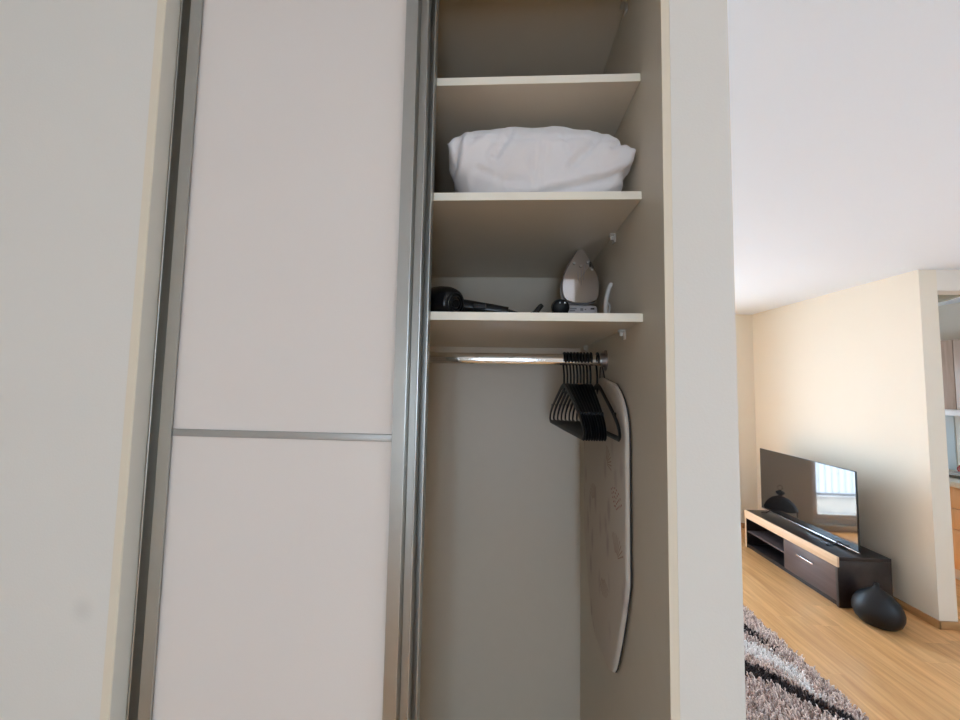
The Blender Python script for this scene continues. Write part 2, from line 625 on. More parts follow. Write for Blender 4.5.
window('window_1', 'x', W1, Y_BACK + .09, 2)
window('unseen_window_2', 'x', W2, Y_FRONT - .09, 2)
window('unseen_window_3', 'y', W3, X_FAR + .09, 2)
window('unseen_window_4', 'x', W4, Y_BACK + .09, 1)

# balcony beyond the glazed door
struct('balcony_floor', (0.0, 3.0, Y_BACK + .15, Y_BACK + 1.5, -.10, -.01), 'concrete')
rail = thing('balcony_railing', (1.2, Y_BACK + 1.42, -.01), 'grey steel balcony railing outside the glazed door', 'railing')
for k in range(25):
    bm = bmesh.new()
    tube(bm, [(-1.18 + k * .0985, 0, .05), (-1.18 + k * .0985, 0, .98)], .007, 6)
    obj('baluster', bm, 'rail', rail)
for z in (.05, .98):
    bm = bmesh.new()
    bx(bm, -1.2, 1.2, -.02, .02, z - .015, z + .015, .003)
    obj('handrail' if z > .5 else 'bottom_rail', bm, 'rail', rail)
for x in (-1.2, 0, 1.2):
    bm = bmesh.new()
    bx(bm, x - .02, x + .02, -.02, .02, 0, 1.0, .003)
    obj('post', bm, 'rail', rail)

# ------------------------------------------------------------------ wardrobe
W_BACK = 1.268                        # face of the back panel
W_TOP = 2.530
T = 0.0165
SH_Y = 0.722  # wardrobe and contents rescaled about the camera so the top clears the ceiling
ward = thing('wardrobe', (-0.19, FRONT, 0), 'white built-in sliding door wardrobe with open shelves and cream shelf edges', 'wardrobe')


def wpart(name, b, material, bevel=0.0, parent=None):
    o = box(name, b, material, None, bevel)
    return attach(o, parent or ward)


XI0, XI1 = -0.657, 0.283              # inner faces
for nm, x0, x1 in (('side_panel', WX0 + .0005, XI0), ('side_panel', XI1, WX1 - .0005)):
    sp = wpart(nm, (x0, x1, FRONT + .0015, W_BACK + .012, 0.0, W_TOP + .018), 'melamine')
    e = wpart('edge_band', (x0, x1, FRONT - .0005, FRONT + .0015, 0.0, W_TOP + .018), 'jamb_edge')
    attach(e, sp)
wpart('back_panel', (XI0, XI1, W_BACK, W_BACK + .008, 0.06, W_TOP), 'melamine')
wpart('bottom_panel', (XI0, XI1, SH_Y, W_BACK, 0.06, 0.078), 'melamine')
wpart('plinth', (XI0, XI1, SH_Y + .03, SH_Y + .046, 0.0, 0.06), 'melamine')
wpart('top_panel', (XI0, XI1, FRONT + .02, W_BACK, W_TOP, W_TOP + .0165), 'melamine')

SHELF_TOP = (2.2915, 2.0415, 1.793)
for k, zt in enumerate(SHELF_TOP):
    s = wpart('shelf', (XI0 + .0005, XI1 - .0008, SH_Y + .0012, W_BACK - .001, zt - T, zt), 'melamine')
    e = wpart('edge_band', (XI0 + .0005, XI1 - .0008, SH_Y, SH_Y + .0012, zt - T, zt), 'edge')
    attach(e, s)
    for yy in ((0.905, 0.895, 0.830)[k], 1.17):
        for sgn, xw in ((-1, XI1), (1, XI0)):
            bm = bmesh.new()
            # plastic shelf support: ledge, rib and peg cap
            bx(bm, 0, .013, -.009, .009, -.004, 0, .001, 1)
            bx(bm, 0, .0035, -.009, .009, -.022, -.004, .001, 1)
            bx(bm, .0035, .011, -.0022, .0022, -.014, -.004, .0006, 1)
            pin = obj('shelf_pin', bm, 'pin', None, True)
            attach(pin, s)
            pin.location = (xw, yy, zt - T - .0004)
            if sgn < 0:
                pin.rotation_euler = (0, 0, math.pi)
# pins of the top panel
for yy in (0.80, 1.17):
    bm = bmesh.new()
    bx(bm, -.013, 0, -.009, .009, -.004, 0, .001, 1)
    bx(bm, -.0035, 0, -.009, .009, -.022, -.004, .001, 1)
    pin = obj('shelf_pin', bm, 'pin', None, True)
    attach(pin, ward)
    pin.location = (XI1, yy, W_TOP - .0004)

# clothes rail: oval chrome tube with end flanges
ROD_Y, ROD_Z = 0.97, 1.7165
bm = bmesh.new()
tube(bm, [(XI0 + .003, ROD_Y, ROD_Z), (XI1 - .003, ROD_Y, ROD_Z)], 1.0, 24, True, (.0150, .0075), (0, 0, 1))
rod = obj('clothes_rail', bm, 'chrome', None, True)
attach(rod, ward)
for xw, sx in ((XI1, -1), (XI0, 1)):
    bm = bmesh.new()
    tube(bm, [(xw + sx * .0003, ROD_Y, ROD_Z), (xw + sx * .003, ROD_Y, ROD_Z)], 1.0, 24, True, (.027, .016), (0, 0, 1))
    tube(bm, [(xw + sx * .003, ROD_Y, ROD_Z), (xw + sx * .014, ROD_Y, ROD_Z)], 1.0, 24, True, (.0185, .011), (0, 0, 1))
    fl = obj('rail_flange', bm, 'flange', None, True)
    attach(fl, rod)

# sliding tracks (top and bottom)
for z0, z1 in ((0.0, 0.012), (W_TOP - .045, W_TOP)):
    bm = bmesh.new()
    bx(bm, XI0, XI1, FRONT + .02, SH_Y - .004, z1 - .004 if z0 > 1 else z0, z1 if z0 > 1 else z0 + .004)
    for yy in (FRONT + .02, .674, SH_Y - .008):
        bx(bm, XI0, XI1, yy, yy + .003, z0, z1)
    t = obj('sliding_track', bm, 'alu')
    attach(t, ward)


def stile_profile(sign):
    """plan section (x outward from the panel, y into the wardrobe) of a handle stile: flange, grip groove, lip"""
    p = [(0, 0), (.0225, 0), (.0235, .001), (.0235, .0235), (.0245, .0245), (.0405, .0245), (.0415, .0235), (.0415, .001), (.0423, 0),
         (.0435, 0), (.0445, .001), (.0445, .0255), (.0435, .0265), (.004, .0265), (.004, .004), (0, .0035)]
    return [(sign * x, y) for x, y in p]


def sliding_door(x0, x1, yf, z0, z1, zdiv):
    d = thing('sliding_door', ((x0 + x1) / 2, yf, z0))
    attach(d, ward)

    def put(o):
        return attach(o, d)
    SW = .0445
    for sign, xe in ((1, x1 - SW), (-1, x0 + SW)):
        bm = bmesh.new()
        pr = stile_profile(sign)
        loft(bm, [[(xe + x, yf + y, z) for x, y in pr] for z in (z0, z1)])
        put(obj('handle_stile', bm, 'alu', None, False))
    xa, xb = x0 + SW + .0003, x1 - SW - .0003
    put(box('door_panel', (xa - .002, xb + .002, yf + .006, yf + .016, zdiv + .0068, z1 - .03), 'door_white'))
    put(box('door_panel', (xa - .002, xb + .002, yf + .006, yf + .016, z0 + .05, zdiv - .0068), 'door_white'))
    put(box('divider_bar', (xa, xb, yf + .003, yf + .018, zdiv - .0066, zdiv + .0066), 'divider', bevel=.0012))
    put(box('top_rail', (xa, xb, yf + .002, yf + .022, z1 - .03, z1), 'alu', bevel=.0012))
    put(box('bottom_rail', (xa, xb, yf + .002, yf + .022, z0, z0 + .05), 'alu', bevel=.0012))
    return d


sliding_door(-0.6555, -0.1465, 0.658, 0.016, 2.482, 1.547)
sliding_door(-0.6440, -0.1370, 0.687, 0.016, 2.482, 1.547)

# ------------------------------------------------------------------ things in the wardrobe
# pillow
def make_pillow():
    a, b, mid = 0.1995, 0.222, 0.098
    N = 90
    bm = bmesh.new()

    def pos(u, v, s):
        U, V = abs(u), abs(v)
        x = a * u * (1 - .030 * (1 - v * v) * U ** 4) * (1 - .020 * (U * V) ** 4)
        y = b * v * (1 - .035 * (1 - u * u) * V ** 4) * (1 - .020 * (U * V) ** 4)
        droop = .010 * u
        if s > 0:
            f = max(0.0, 1 - U ** 4.2) ** .52 * max(0.0, 1 - V ** 4.2) ** .5
            z = mid - droop + .081 * f * (1 + .14 * math.cos(u * 2.4)) + .010 * noise.noise(Vector((x * 7, y * 7, 3.1))) * f
        else:
            f = max(0.0, 1 - U ** 3.4) ** .62 * max(0.0, 1 - V ** 3.4) ** .62
            z = max(mid - droop - .155 * f, .0006)
        return (x, y, z)
    grids = {}
    for s in (1, -1):
        g = []
        for i in range(N + 1):
            u = math.sin((i / N * 2 - 1) * math.pi / 2)
            row = []
            for j in range(N + 1):
                v = math.sin((j / N * 2 - 1) * math.pi / 2)
                if s == -1 and (i in (0, N) or j in (0, N)):
                    row.append(grids[1][i][j])
                else:
                    row.append(bm.verts.new(pos(u, v, s)))
            g.append(row)
        grids[s] = g
        for i in range(N):
            for j in range(N):
                bm.faces.new((g[i][j], g[i + 1][j], g[i + 1][j + 1], g[i][j + 1]))
    bmesh.ops.recalc_face_normals(bm, faces=bm.faces)
    bm.normal_update()
    # creases drawn over the front: polyline in (x, z), depth, half width
    creases = [([(-.055, .150), (-.066, .125), (-.092, .085)], .0075, .0050), ([(.004, .110), (-.001, .085), (-.004, .027)], .0050, .0045),
               ([(.128, .135), (.100, .095), (.066, .062)], .0065, .0055), ([(.196, .062), (.150, .040), (.092, .027), (-.02, .006)], .0080, .0060),
               ([(-.165, .132), (-.170, .110), (-.178, .070)], .0060, .0060), ([(.180, .120), (.165, .108), (.146, .096)], .0042, .0050),
               ([(-.140, .130), (-.06, .118), (.07, .122), (.15, .112)], .0022, .0040), ([(.04, .150), (.055, .118), (.060, .090)], .0040, .0050),
               ([(-.130, .060), (-.080, .040), (-.03, .035)], .0035, .0060)]
    moves = {}
    for v in bm.verts:
        p = v.co
        if p.z < .0012:
            continue
        top = max(0.0, min(1.0, (p.z - .12) / .05))
        d = .0036 * noise.noise(Vector((p.x * 24 + p.z * 8, p.y * 14, p.z * 15))) + .0018 * noise.noise(Vector((p.x * 60, p.y * 30, p.z * 30 + 5)))
        d += .0028 * (1 - abs(noise.noise(Vector((p.x * 16 - p.z * 11, p.y * 10, p.z * 7 + 9)))) * 4)
        front = max(.2, min(1.0, (-.10 - p.y) / .06))
        for line, dep, wid in creases:
            best = 9.0
            for q0, q1 in zip(line, line[1:]):
                ex, ez = q1[0] - q0[0], q1[1] - q0[1]
                t = max(0.0, min(1.0, ((p.x - q0[0]) * ex + (p.z - q0[1]) * ez) / (ex * ex + ez * ez)))
                best = min(best, math.hypot(p.x - q0[0] - t * ex, p.z - q0[1] - t * ez))
            d += front * (-dep * math.exp(-(best / wid) ** 2) + .45 * dep * math.exp(-((best - 2.2 * wid) / (1.3 * wid)) ** 2))
        moves[v] = v.normal * d * (1 - .65 * top)
    for v, mv in moves.items():
        v.co += mv
        v.co.z = max(v.co.z, .0006)
    p = obj('pillow', bm, 'linen', None, 'full', (0.0795, 0.944, SHELF_TOP[1] + .0005))
    tag(p, 'plump white cotton pillow lying on the middle wardrobe shelf', 'pillow')


make_pillow()

# hair dryer lying on the lower shelf, handle to the right
def make_dryer():
    d = thing('hair_dryer', (-0.135, 0.845, SHELF_TOP[2]), 'black hair dryer lying on the lower wardrobe shelf beside the door edge', 'hair dryer')
    # barrel: axis mostly along y, turned to the left
    bm = bmesh.new()
    prof = [(0, -.085), (.020, -.0845), (.0225, -.083), (.0235, -.05), (.030, -.042), (.037, -.025), (.0405, 0), (.0410, .02), (.0385, .045), (.033, .060), (.026, .066), (0, .067)]
    lathe(bm, prof, 32)
    rot = Matrix.Rotation(math.radians(97), 4, 'X')
    rot = Matrix.Rotation(math.radians(48), 4, 'Z') @ rot
    bmesh.ops.transform(bm, matrix=Matrix.Translation((-.012, .0, .0425)) @ rot, verts=bm.verts)
    obj('barrel', bm, 'black_gloss', d, True)
    # rear grille ring
    bm = bmesh.new()
    for r in (.010, .017, .024):
        lathe(bm, [(r - .0012, .0665), (r, .0685), (r + .0012, .0665)], 24)
    bmesh.ops.transform(bm, matrix=Matrix.Translation((-.012, .0, .0425)) @ rot, verts=bm.verts)
    obj('rear_grille', bm, 'black_plastic', d, True)
    # handle
    bm = bmesh.new()
    path = catmull([(.005, 0, .040), (.045, -.004, .036), (.085, -.006, .031), (.125, -.006, .026), (.155, -.006, .022)], 5)
    n = len(path)
    tube(bm, path, [.0235 - .0075 * min(1, k / (n - 1) * 1.1) for k in range(n)], 14, True, (.86, 1.0))
    obj('handle', bm, 'black_gloss', d, True)
    bm = bmesh.new()
    bx(bm, .075, .105, -.033, -.024, .026, .037, .002)
    obj('switch', bm, 'black_plastic', d, True)
    # cord relief and cord
    bm = bmesh.new()
    cp = catmull([(.155, -.006, .022), (.172, -.006, .019), (.19, -.004, .0165)], 4)
    tube(bm, cp, [.0095 - .0052 * k / (len(cp) - 1) for k in range(len(cp))], 10)
    obj('cord_relief', bm, 'black_plastic', d, True)
    bm = bmesh.new()
    cp = catmull([(.188, -.004, .0165), (.205, .0, .012), (.215, .02, .006), (.19, .06, .004), (.12, .08, .004), (.06, .10, .004), (.10, .14, .004), (.19, .13, .004)], 6)
    tube(bm, cp, .0033, 8)
    obj('cord', bm, 'black_plastic', d, True)
    # hanging loop standing up at the end of the handle
    bm = bmesh.new()
    cp = catmull([(.188, -.008, .016), (.203, -.012, .015), (.217, -.013, .021), (.228, -.013, .034), (.234, -.012, .040)], 5)
    tube(bm, cp, [.0045 + .0018 * math.sin(k / (len(cp) - 1) * 3.1) for k in range(len(cp))], 8, True, (1.0, .5))
    obj('hanging_loop', bm, 'black_plastic', d, True)


make_dryer()

# steam iron standing on its heel, soleplate towards the room
def make_iron():
    zb = SHELF_TOP[2]
    r = thing('steam_iron', (0.2235, 1.0, zb), 'white steam iron standing upright on its heel with polished soleplate facing out', 'iron')
    L, Wd = 0.160, 0.0505
    tilt = math.radians(0.3)

    def outline(s=1.0, n=22, L=L, Wd=Wd):
        pts = []
        ts = [k / n for k in range(n + 1)]
        for t in ts:
            if t < .30:
                k = (.30 - t) / .30
                w = (1 - k ** 2.6) ** (1 / 2.6)
                w = .36 + .64 * w if t > 0 else .30
            else:
                k = (t - .30) / .70
                w = (1 - k ** 1.65) ** .95
            pts.append((Wd * w * s, t * L * s + (1 - s) * L * .35))
        return [(x, z) for x, z in pts] + [(-x, z) for x, z in reversed(pts[:-1])]

    def place(p, depth):
        x, z = p
        y = depth
        return (x, y * math.cos(tilt) + z * math.sin(tilt), .082 + z * math.cos(tilt) - y * math.sin(tilt) * .3)
    bm = bmesh.new()
    loft(bm, [[place(p, dd) for p in outline(s)] for s, dd in ((.97, -.0015), (.99, -.0008), (1.0, .001), (1.0, .005))])
    sole = obj('soleplate', bm, 'sole', r, False)
    # steam holes and grooves
    for x, z in ((-.018, .112), (.0, .104), (.019, .114)):
        bm = bmesh.new()
        lathe(bm, [(0, 0), (.0032, 0), (.0036, .0012), (0, .0012)], 12)
        bmesh.ops.transform(bm, matrix=Matrix.Translation(place((x, z), -.0028)) @ Matrix.Rotation(math.pi / 2, 4, 'X'), verts=bm.verts)
        obj('steam_vent', bm, 'silver', sole, True)
    for x0, z0, x1, z1 in ((-.008, .088, -.007, .062), (.001, .092, .001, .050), (.010, .108, .008, .064)):
        bm = bmesh.new()
        tube(bm, [place((x0, z0), -.0012), place((x1, z1), -.0012)], .0011, 6)
        obj('steam_groove', bm, 'grey_plastic', sole, True)
    # dark seal line round the sole
    bm = bmesh.new()
    loft(bm, [[place(p, dd) for p in outline(s)] for s, dd in ((1.0, .005), (1.02, .006), (1.02, .011), (1.0, .012))])
    obj('seal', bm, 'grey_plastic', r, True)
    # body
    bm = bmesh.new()
    loft(bm, [[place(p, dd) for p in outline(s)] for s, dd in ((1.0, .012), (1.03, .016), (1.0, .035), (.84, .055), (.60, .066), (.3, .070))])
    obj('body', bm, 'iron_white', r, True)
    # heel it stands on
    bm = bmesh.new()
    bx(bm, -.045, .047, -.004, .095, 0, .078, .012, 3)
    heel = obj('heel', bm, 'iron_white', r, True)
    for x0, x1, z0, z1, mt in ((-.030, -.012, .068, .0715, 'grey_plastic'), (-.030, -.016, .063, .066, 'grey_plastic'), (-.002, .006, .064, .0715, 'grey_plastic'),
                               (.010, .014, .066, .0695, 'grey_plastic'), (.026, .036, .068, .0715, 'black_plastic')):
        bm = bmesh.new()
        bx(bm, x0, x1, -.0046, -.0038, z0 - .004, z1 - .004)
        obj('printed_mark', bm, mt, heel)
    # handle
    bm = bmesh.new()
    cp = catmull([(0, .075, .060), (0, .118, .075), (0, .132, .11), (0, .130, .16), (0, .115, .195), (0, .085, .205)], 5)
    tube(bm, cp, .014, 12, True, (.85, 1.1))
    obj('handle', bm, 'iron_white', r, True)
    # cord, its upright relief and the black plug
    bm = bmesh.new()
    cp = catmull([(.035, -.115, .006), (.0335, -.115, .040), (.0355, -.115, .065), (.041, -.114, .088), (.048, -.113, .106)], 6)
    tube(bm, cp, [.0048] * (len(cp) - 4) + [.0050, .0052, .0052, .0046], 10)
    obj('cord_relief', bm, 'cord_white', r, True)
    bm = bmesh.new()
    cp = catmull([(.035, -.115, .012), (.044, -.105, .035), (.050, -.095, .052), (.048, -.090, .062), (.043, -.092, .054), (.041, -.10, .02),
                  (.035, -.10, .004), (-.02, -.09, .004), (-.075, -.07, .004), (-.080, -.05, .030), (-.068, -.045, .072), (-.055, -.04, .078), (-.048, -.03, .06)], 6)
    tube(bm, cp, .0021, 8)
    obj('cord', bm, 'cord_white', r, True)
    bm = bmesh.new()
    lathe(bm, [(0, -.018), (.016, -.018), (.0215, -.014), (.0225, -.004), (.0225, .008), (.016, .016), (.006, .030), (0, .030)], 20)
    bmesh.ops.transform(bm, matrix=Matrix.Translation((-.066, -.06, .056)) @ Matrix.Rotation(math.radians(-78), 4, 'X'), verts=bm.verts)
    plug = obj('plug', bm, 'black_plastic', r, True)
    for sx in (-.006, .006):
        bm = bmesh.new()
        tube(bm, [(-.066 + sx, -.077, .059), (-.066 + sx, -.094, .062)], .0021, 8)
        obj('plug_pin', bm, 'chrome', plug, True)
    # coil of cord, out of view, added as a support under the plug
    bm = bmesh.new()
    coil = [(-.067 + .026 * math.cos(t * .35), -.055 + .028 * math.sin(t * .35), .004 + .0024 * t * .35) for t in range(0, 40)]
    tube(bm, coil, .0026, 6)
    obj('cord_coil', bm, 'cord_white', r, True)


make_iron()

# ironing board hung flat against the right side panel
def make_board():
    XB = 0.2815
    yc, zt, zb_ = 0.974, 1.672, 0.980
    r = thing('ironing_board', (XB, yc, zb_), 'narrow-nosed ironing board in faded patterned cover hanging inside the wardrobe', 'ironing board')
    H = zt - zb_

    def outline(s):
        pts = []
        n = 40
        hw = .187
        for k in range(n + 1):
            z = H * k / n
            if z < .26:
                t = z / .26
                w = .082 + (hw - .082) * (t * (1.30 - .30 * t))
                if z < .03:
                    w *= math.sqrt(1 - ((.03 - z) / .03) ** 2 * .55)
            elif z > H - .140:
                t = (z - (H - .140)) / .140
                w = hw * max(0.0, 1 - t ** 2.5) ** (1 / 2.2)
            else:
                w = hw
            pts.append((w * s + (s - 1) * .0, z * (1 if s >= 1 else s) + (0 if s >= 1 else (1 - s) * H / 2)))
        left = [(-w, z) for w, z in pts]
        return [(w, z) for w, z in pts] + [(w, z) for w, z in reversed(left)][1:]

    def ring(s, x):
        return [(x, y, z) for y, z in outline(s)]
    bm = bmesh.new()
    loft(bm, [ring(1.0, -.0045), ring(1.003, -.0075), ring(.998, -.0105), ring(.985, -.0125), ring(.96, -.0132)])
    cov = obj('padded_cover', bm, 'cover', r, True)
    bm = bmesh.new()
    loft(bm, [ring(.985, -.0008), ring(1.006, -.0018), ring(1.006, -.0042), ring(.99, -.0045)])
    obj('board_base', bm, 'dark_edge', r, True)
    # printed fans and dot fans
    fx = -.01345

    def fan(cy, cz, rad, a0, a1, n, mt):
        bm = bmesh.new()
        for k in range(n):
            a = math.radians(a0 + (a1 - a0) * k / (n - 1))
            d = Vector((0, math.cos(a), math.sin(a)))
            q = Vector((0, -d.z, d.y)) * .0011
            c = Vector((fx, cy, cz))
            p0, p1 = c + d * rad * .25, c + d * rad
            vs = [bm.verts.new(p0 - q), bm.verts.new(p0 + q), bm.verts.new(p1 + q * 1.6), bm.verts.new(p1 - q * 1.6)]
            bm.faces.new(vs)
            ww = [v.co + Vector((.0004, 0, 0)) for v in vs]
            vs2 = [bm.verts.new(w) for w in ww]
            bm.faces.new(vs2[::-1])
        obj('fan_print', bm, mt, cov)

    def dots(cy, cz, rad, mt):
        bm = bmesh.new()
        for ri in range(1, 6):
            rr = rad * ri / 5
            for k in range(ri + 2):
                a = math.radians(55 + 95 * k / (ri + 1))
                y, z = cy + rr * math.cos(a), cz + rr * math.sin(a)
                s = .0021
                bx(bm, fx, fx + .0005, y - s, y + s, z - s, z + s)
        obj('dot_print', bm, mt, cov)
    fan(-.125, 1.265 - zb_, .055, 60, 150, 9, 'print_tan')
    dots(-.120, 1.370 - zb_, .048, 'print_red')
    fan(-.02, 1.18 - zb_, .05, 200, 300, 8, 'print_tan')
    fan(.06, 1.33 - zb_, .05, 20, 110, 8, 'print_tan')
    fan(-.05, 1.46 - zb_, .045, 100, 190, 8, 'print_tan')
    # wire loop it hangs by, caught on the rail bracket
    bm = bmesh.new()
    tube(bm, catmull([(-.006, -.03, H - .03), (-.006, .0, H + .022), (-.007, .013, H + .029), (-.007, .022, H + .018), (-.006, .03, H - .03)], 5), .0018, 8)
    obj('hanging_loop', bm, 'dark_edge', r, True)


make_board()

# clothes hangers on the rail
def make_hanger():
    h = thing('clothes_hanger', (0, 0, 0))
    bm = bmesh.new()
    pts = []
    for k in range(0, 19):
        a = math.radians(205 - k * (205 + 62) / 18)
        pts.append((0, .0185 * math.cos(a), -.015 + .0187 * math.sin(a)))
    pts += [(0, .004, -.043), (0, 0, -.056), (0, 0, -.078)]
    tube(bm, pts, .0026, 8, True, (1, 1), (1, 0, 0))
    obj('hook', bm, 'black_plastic', h, True)
    bm = bmesh.new()
    # shoulders, turned ends and trouser bar as one moulded loop
    up = [(0, 0, -.082), (0, .03, -.089), (0, .08, -.113), (0, .13, -.138), (0, .165, -.160), (0, .180, -.175), (0, .184, -.187), (0, .176, -.194)]
    for s in (1, -1):
        tube(bm, catmull([(0, s * p[1], p[2]) for p in up], 4), .0072, 8, True, (.31, 1.0), (1, 0, 0))
        # strap notch
        bx(bm, -.0020, .0020, s * .150 - .006, s * .150 + .006, -.150, -.140, .001, 1)
    tube(bm, [(0, -.176, -.194), (0, 0, -.1945), (0, .176, -.194)], .0060, 8, True, (.36, 1.0), (1, 0, 0))
    # web under the neck
    tube(bm, [(0, 0, -.078), (0, 0, -.092), (0, 0, -.104)], [.006, .012, .003], 8, True, (.17, 1.0), (1, 0, 0))
    obj('shoulder_frame', bm, 'black_plastic', h, True)
    return h


hang0 = make_hanger()
GROUP = 'black hangers bunched on the wardrobe rail'
LBL = 'black plastic clothes hanger in the middle of the bunch on the chrome rail'
NH = 10
for i in range(NH):
    h = hang0 if i == 0 else copy_tree(hang0)
    if i < NH - 1:
        hx = .174 + .0086 * i
        nx = .184 + .0055 * i + (0, .0004, .0, .0004, 0, -.0003, .0003, .0, 0)[i]
    else:
        hx, nx = .2600, .2570
    h.location = (hx, ROD_Y, ROD_Z + .0150)
    h.rotation_euler = (0, 0, math.asin((nx - hx) / .184))
    l = LBL
    if i == 0:
        l = 'black plastic clothes hanger at the end of the bunch facing the sliding door'
    if i == NH - 1:
        l = 'black plastic clothes hanger nearest the rail bracket, in front of the ironing board'
    tag(h, l, 'hanger', GROUP)

# ------------------------------------------------------------------ living room
# television stand
SX0, SX1, SY0, SY1, SH = 2.612, 3.005, 3.005, 4.055, 0.375
st = thing('tv_stand', ((SX0 + SX1) / 2, (SY0 + SY1) / 2, 0), 'low black-brown television stand with light oak front band', 'tv stand')


def sput(nm, b, mt, bev=.0015, par=None):
    o = box(nm, b, mt, None, bev)
    return attach(o, par or st)


BAND = .077
sput('top_board', (SX0 + .014, SX1, SY0, SY1, SH - .028, SH), 'black_oak')
sput('front_band', (SX0 - .002, SX0 + .0135, SY0, SY1, SH - BAND, SH - .001), 'light_band')
sput('side_panel', (SX0, SX1, SY0 + .0005, SY0 + .022, 0.0, SH - .029), 'black_oak')
lp = sput('side_panel', (SX0 + .0015, SX1, SY1 - .022, SY1 - .0005, 0.0, SH - .029), 'black_oak')
sput('edge_band', (SX0, SX0 + .0014, SY1 - .022, SY1 - .0005, 0.0, SH - BAND - .001), 'light_band', 0, lp)
YM = 3.537
sput('middle_panel', (SX0 + .022, SX1, YM - .009, YM + .009, .03, SH - .029), 'black_oak')
sput('bottom_board', (SX0 + .004, SX1, SY0 + .0225, SY1 - .0225, .018, .036), 'black_oak')
sput('back_board', (SX1 - .006, SX1, SY0 + .0225, SY1 - .0225, .037, SH - .03), 'black_oak')
sput('shelf', (SX0 + .010, SX1 - .007, YM + .0095, SY1 - .0225, .158, .172), 'brown_front')
sput('plinth', (SX0 + .012, SX0 + .026, SY0 + .0225, SY1 - .0225, 0, .0175), 'black_oak')
dr = sput('drawer_front', (SX0 + .001, SX0 + .020, SY0 + .0225, YM - .002, .038, SH - BAND - .002), 'brown_front', .002)
hd = sput('handle', (SX0 - .022, SX0 - .013, 3.205, 3.372, .218, .230), 'silver', .002, dr)
for yy in (3.225, 3.350):
    sput('handle_post', (SX0 - .0135, SX0 + .001, yy - .004, yy + .004, .220, .228), 'silver', .001, dr)

# television
tv = thing('television', (2.83, 3.555, SH), 'flat black television reflecting a bright window, on the low stand', 'television')


def tput(nm, b, mt, bev=.0015, par=None):
    o = box(nm, b, mt, None, bev)
    return attach(o, par or tv)


TY0, TY1, TZ0, TZ1, TX = 3.035, 4.078, .392, 1.016, 2.800
case = tput('casing', (TX + .002, TX + .014, TY0, TY1, TZ0, TZ1), 'tv_black', .003)
tput('rear_housing', (TX + .014, TX + .055, TY0 + .12, TY1 - .12, TZ0 + .03, TZ0 + .36), 'tv_black', .008, case)
tput('screen', (TX, TX + .002, TY0 + .004, TY1 - .004, TZ0 + .012, TZ1 - .004), 'screen', 0)
tput('bottom_trim', (TX - .003, TX + .004, TY0 + .001, TY1 - .001, TZ0 - .001, TZ0 + .010), 'silver', .001)
for yy in (TY0 + .16, TY1 - .14):
    bm = bmesh.new()
    for sx in (-1, 1):
        tube(bm, [(TX + .016 + sx * .005, yy, TZ0 + .03), (TX + .016 + sx * .06, yy + .01, SH + .010), (TX + .016 + sx * .105, yy + .015, SH + .006)], .006, 8)
    f = obj('foot', bm, 'tv_black', None, True)
    attach(f, tv)

# lantern in front of the television
ln = thing('lantern', (2.44, 4.30, 0), 'black metal lantern with domed roof on the floor beside the stand', 'lantern')
bm = bmesh.new()
bx(bm, -.118, .118, -.118, .118, .008, .022, .003)
for sx in (-1, 1):
    for sy in (-1, 1):
        bx(bm, sx * .100 - .012, sx * .100 + .012, sy * .100 - .012, sy * .100 + .012, 0, .008)
obj('base_plate', bm, 'lantern', ln, True)
for sx in (-1, 1):
    for sy in (-1, 1):
        bm = bmesh.new()
        tube(bm, [(sx * .098, sy * .098, .021), (sx * .098, sy * .098, .325)], .006, 8)
        obj('post', bm, 'lantern', ln, True)
bm = bmesh.new()
lathe(bm, [(0, .318), (.140, .318), (.150, .322), (.150, .330), (.142, .340), (.132, .368), (.110, .402), (.078, .432), (.042, .452), (.022, .458), (.018, .470), (.036, .484),
           (.042, .498), (.034, .510), (.014, .518), (.010, .526), (.0, .528)], 36)
obj('domed_roof', bm, 'lantern', ln, True)
bm = bmesh.new()
lathe(bm, [(0, .0225), (.040, .0225), (.041, .024), (.041, .15), (.037, .153), (0, .150)], 24)
obj('candle', bm, 'candle', ln, True)
bm = bmesh.new()
tube(bm, [(.026 * math.cos(t * .5), 0, .550 + .026 * math.sin(t * .5)) for t in range(0, 13)], .0025, 6)
obj('ring_handle', bm, 'lantern', ln, True)

# floor vase
bm = bmesh.new()
lathe(bm, [(0, 0), (.072, 0), (.097, .006), (.119, .030), (.132, .066), (.134, .098), (.126, .134), (.108, .168), (.082, .199), (.053, .222), (.031, .236), (.019, .246),
           (.0145, .256), (.0135, .266), (.016, .272), (.0155, .275), (.011, .274), (.010, .262), (0, .255)], 56)
vz = obj('floor_vase', bm, 'vase', None, 'full', (2.728, 2.838, 0))
tag(vz, 'squat round black vase with tiny neck on the floor beside the stand', 'vase')

# shaggy rug
RX0, RX1, RY0, RY1 = 0.55, 1.868, 0.95, 3.35
bm = bmesh.new()
bx(bm, RX0, RX1, RY0, RY1, 0.0005, 0.007, .002, 1)
rug = obj('shag_rug', bm, mat('rug_backing', (0.16, 0.12, 0.11), 0.95), None)
tag(rug, 'grey-brown shaggy rug with white and dark curved stripes on the oak floor', 'rug')

D2 = [(1.20, 2.56), (1.30, 2.44), (1.42, 2.345), (1.50, 2.285), (1.575, 2.225), (1.655, 2.110), (1.755, 2.0), (1.83, 1.88), (1.86, 1.75)]
D2W = [.07, .065, .060, .055, .045, .036, .026, .022, .02]
WH = [(1.25, 2.75), (1.42, 2.60), (1.53, 2.53), (1.595, 2.49), (1.665, 2.405), (1.72, 2.30), (1.715, 2.20), (1.72, 2.12)]
WHW = [.08, .075, .075, .068, .058, .045, .025, .008]
D1 = [(1.50, 2.92), (1.60, 2.79), (1.69, 2.675), (1.725, 2.59), (1.742, 2.53), (1.75, 2.47)]
D1W = [.05, .045, .036, .022, .014, .004]


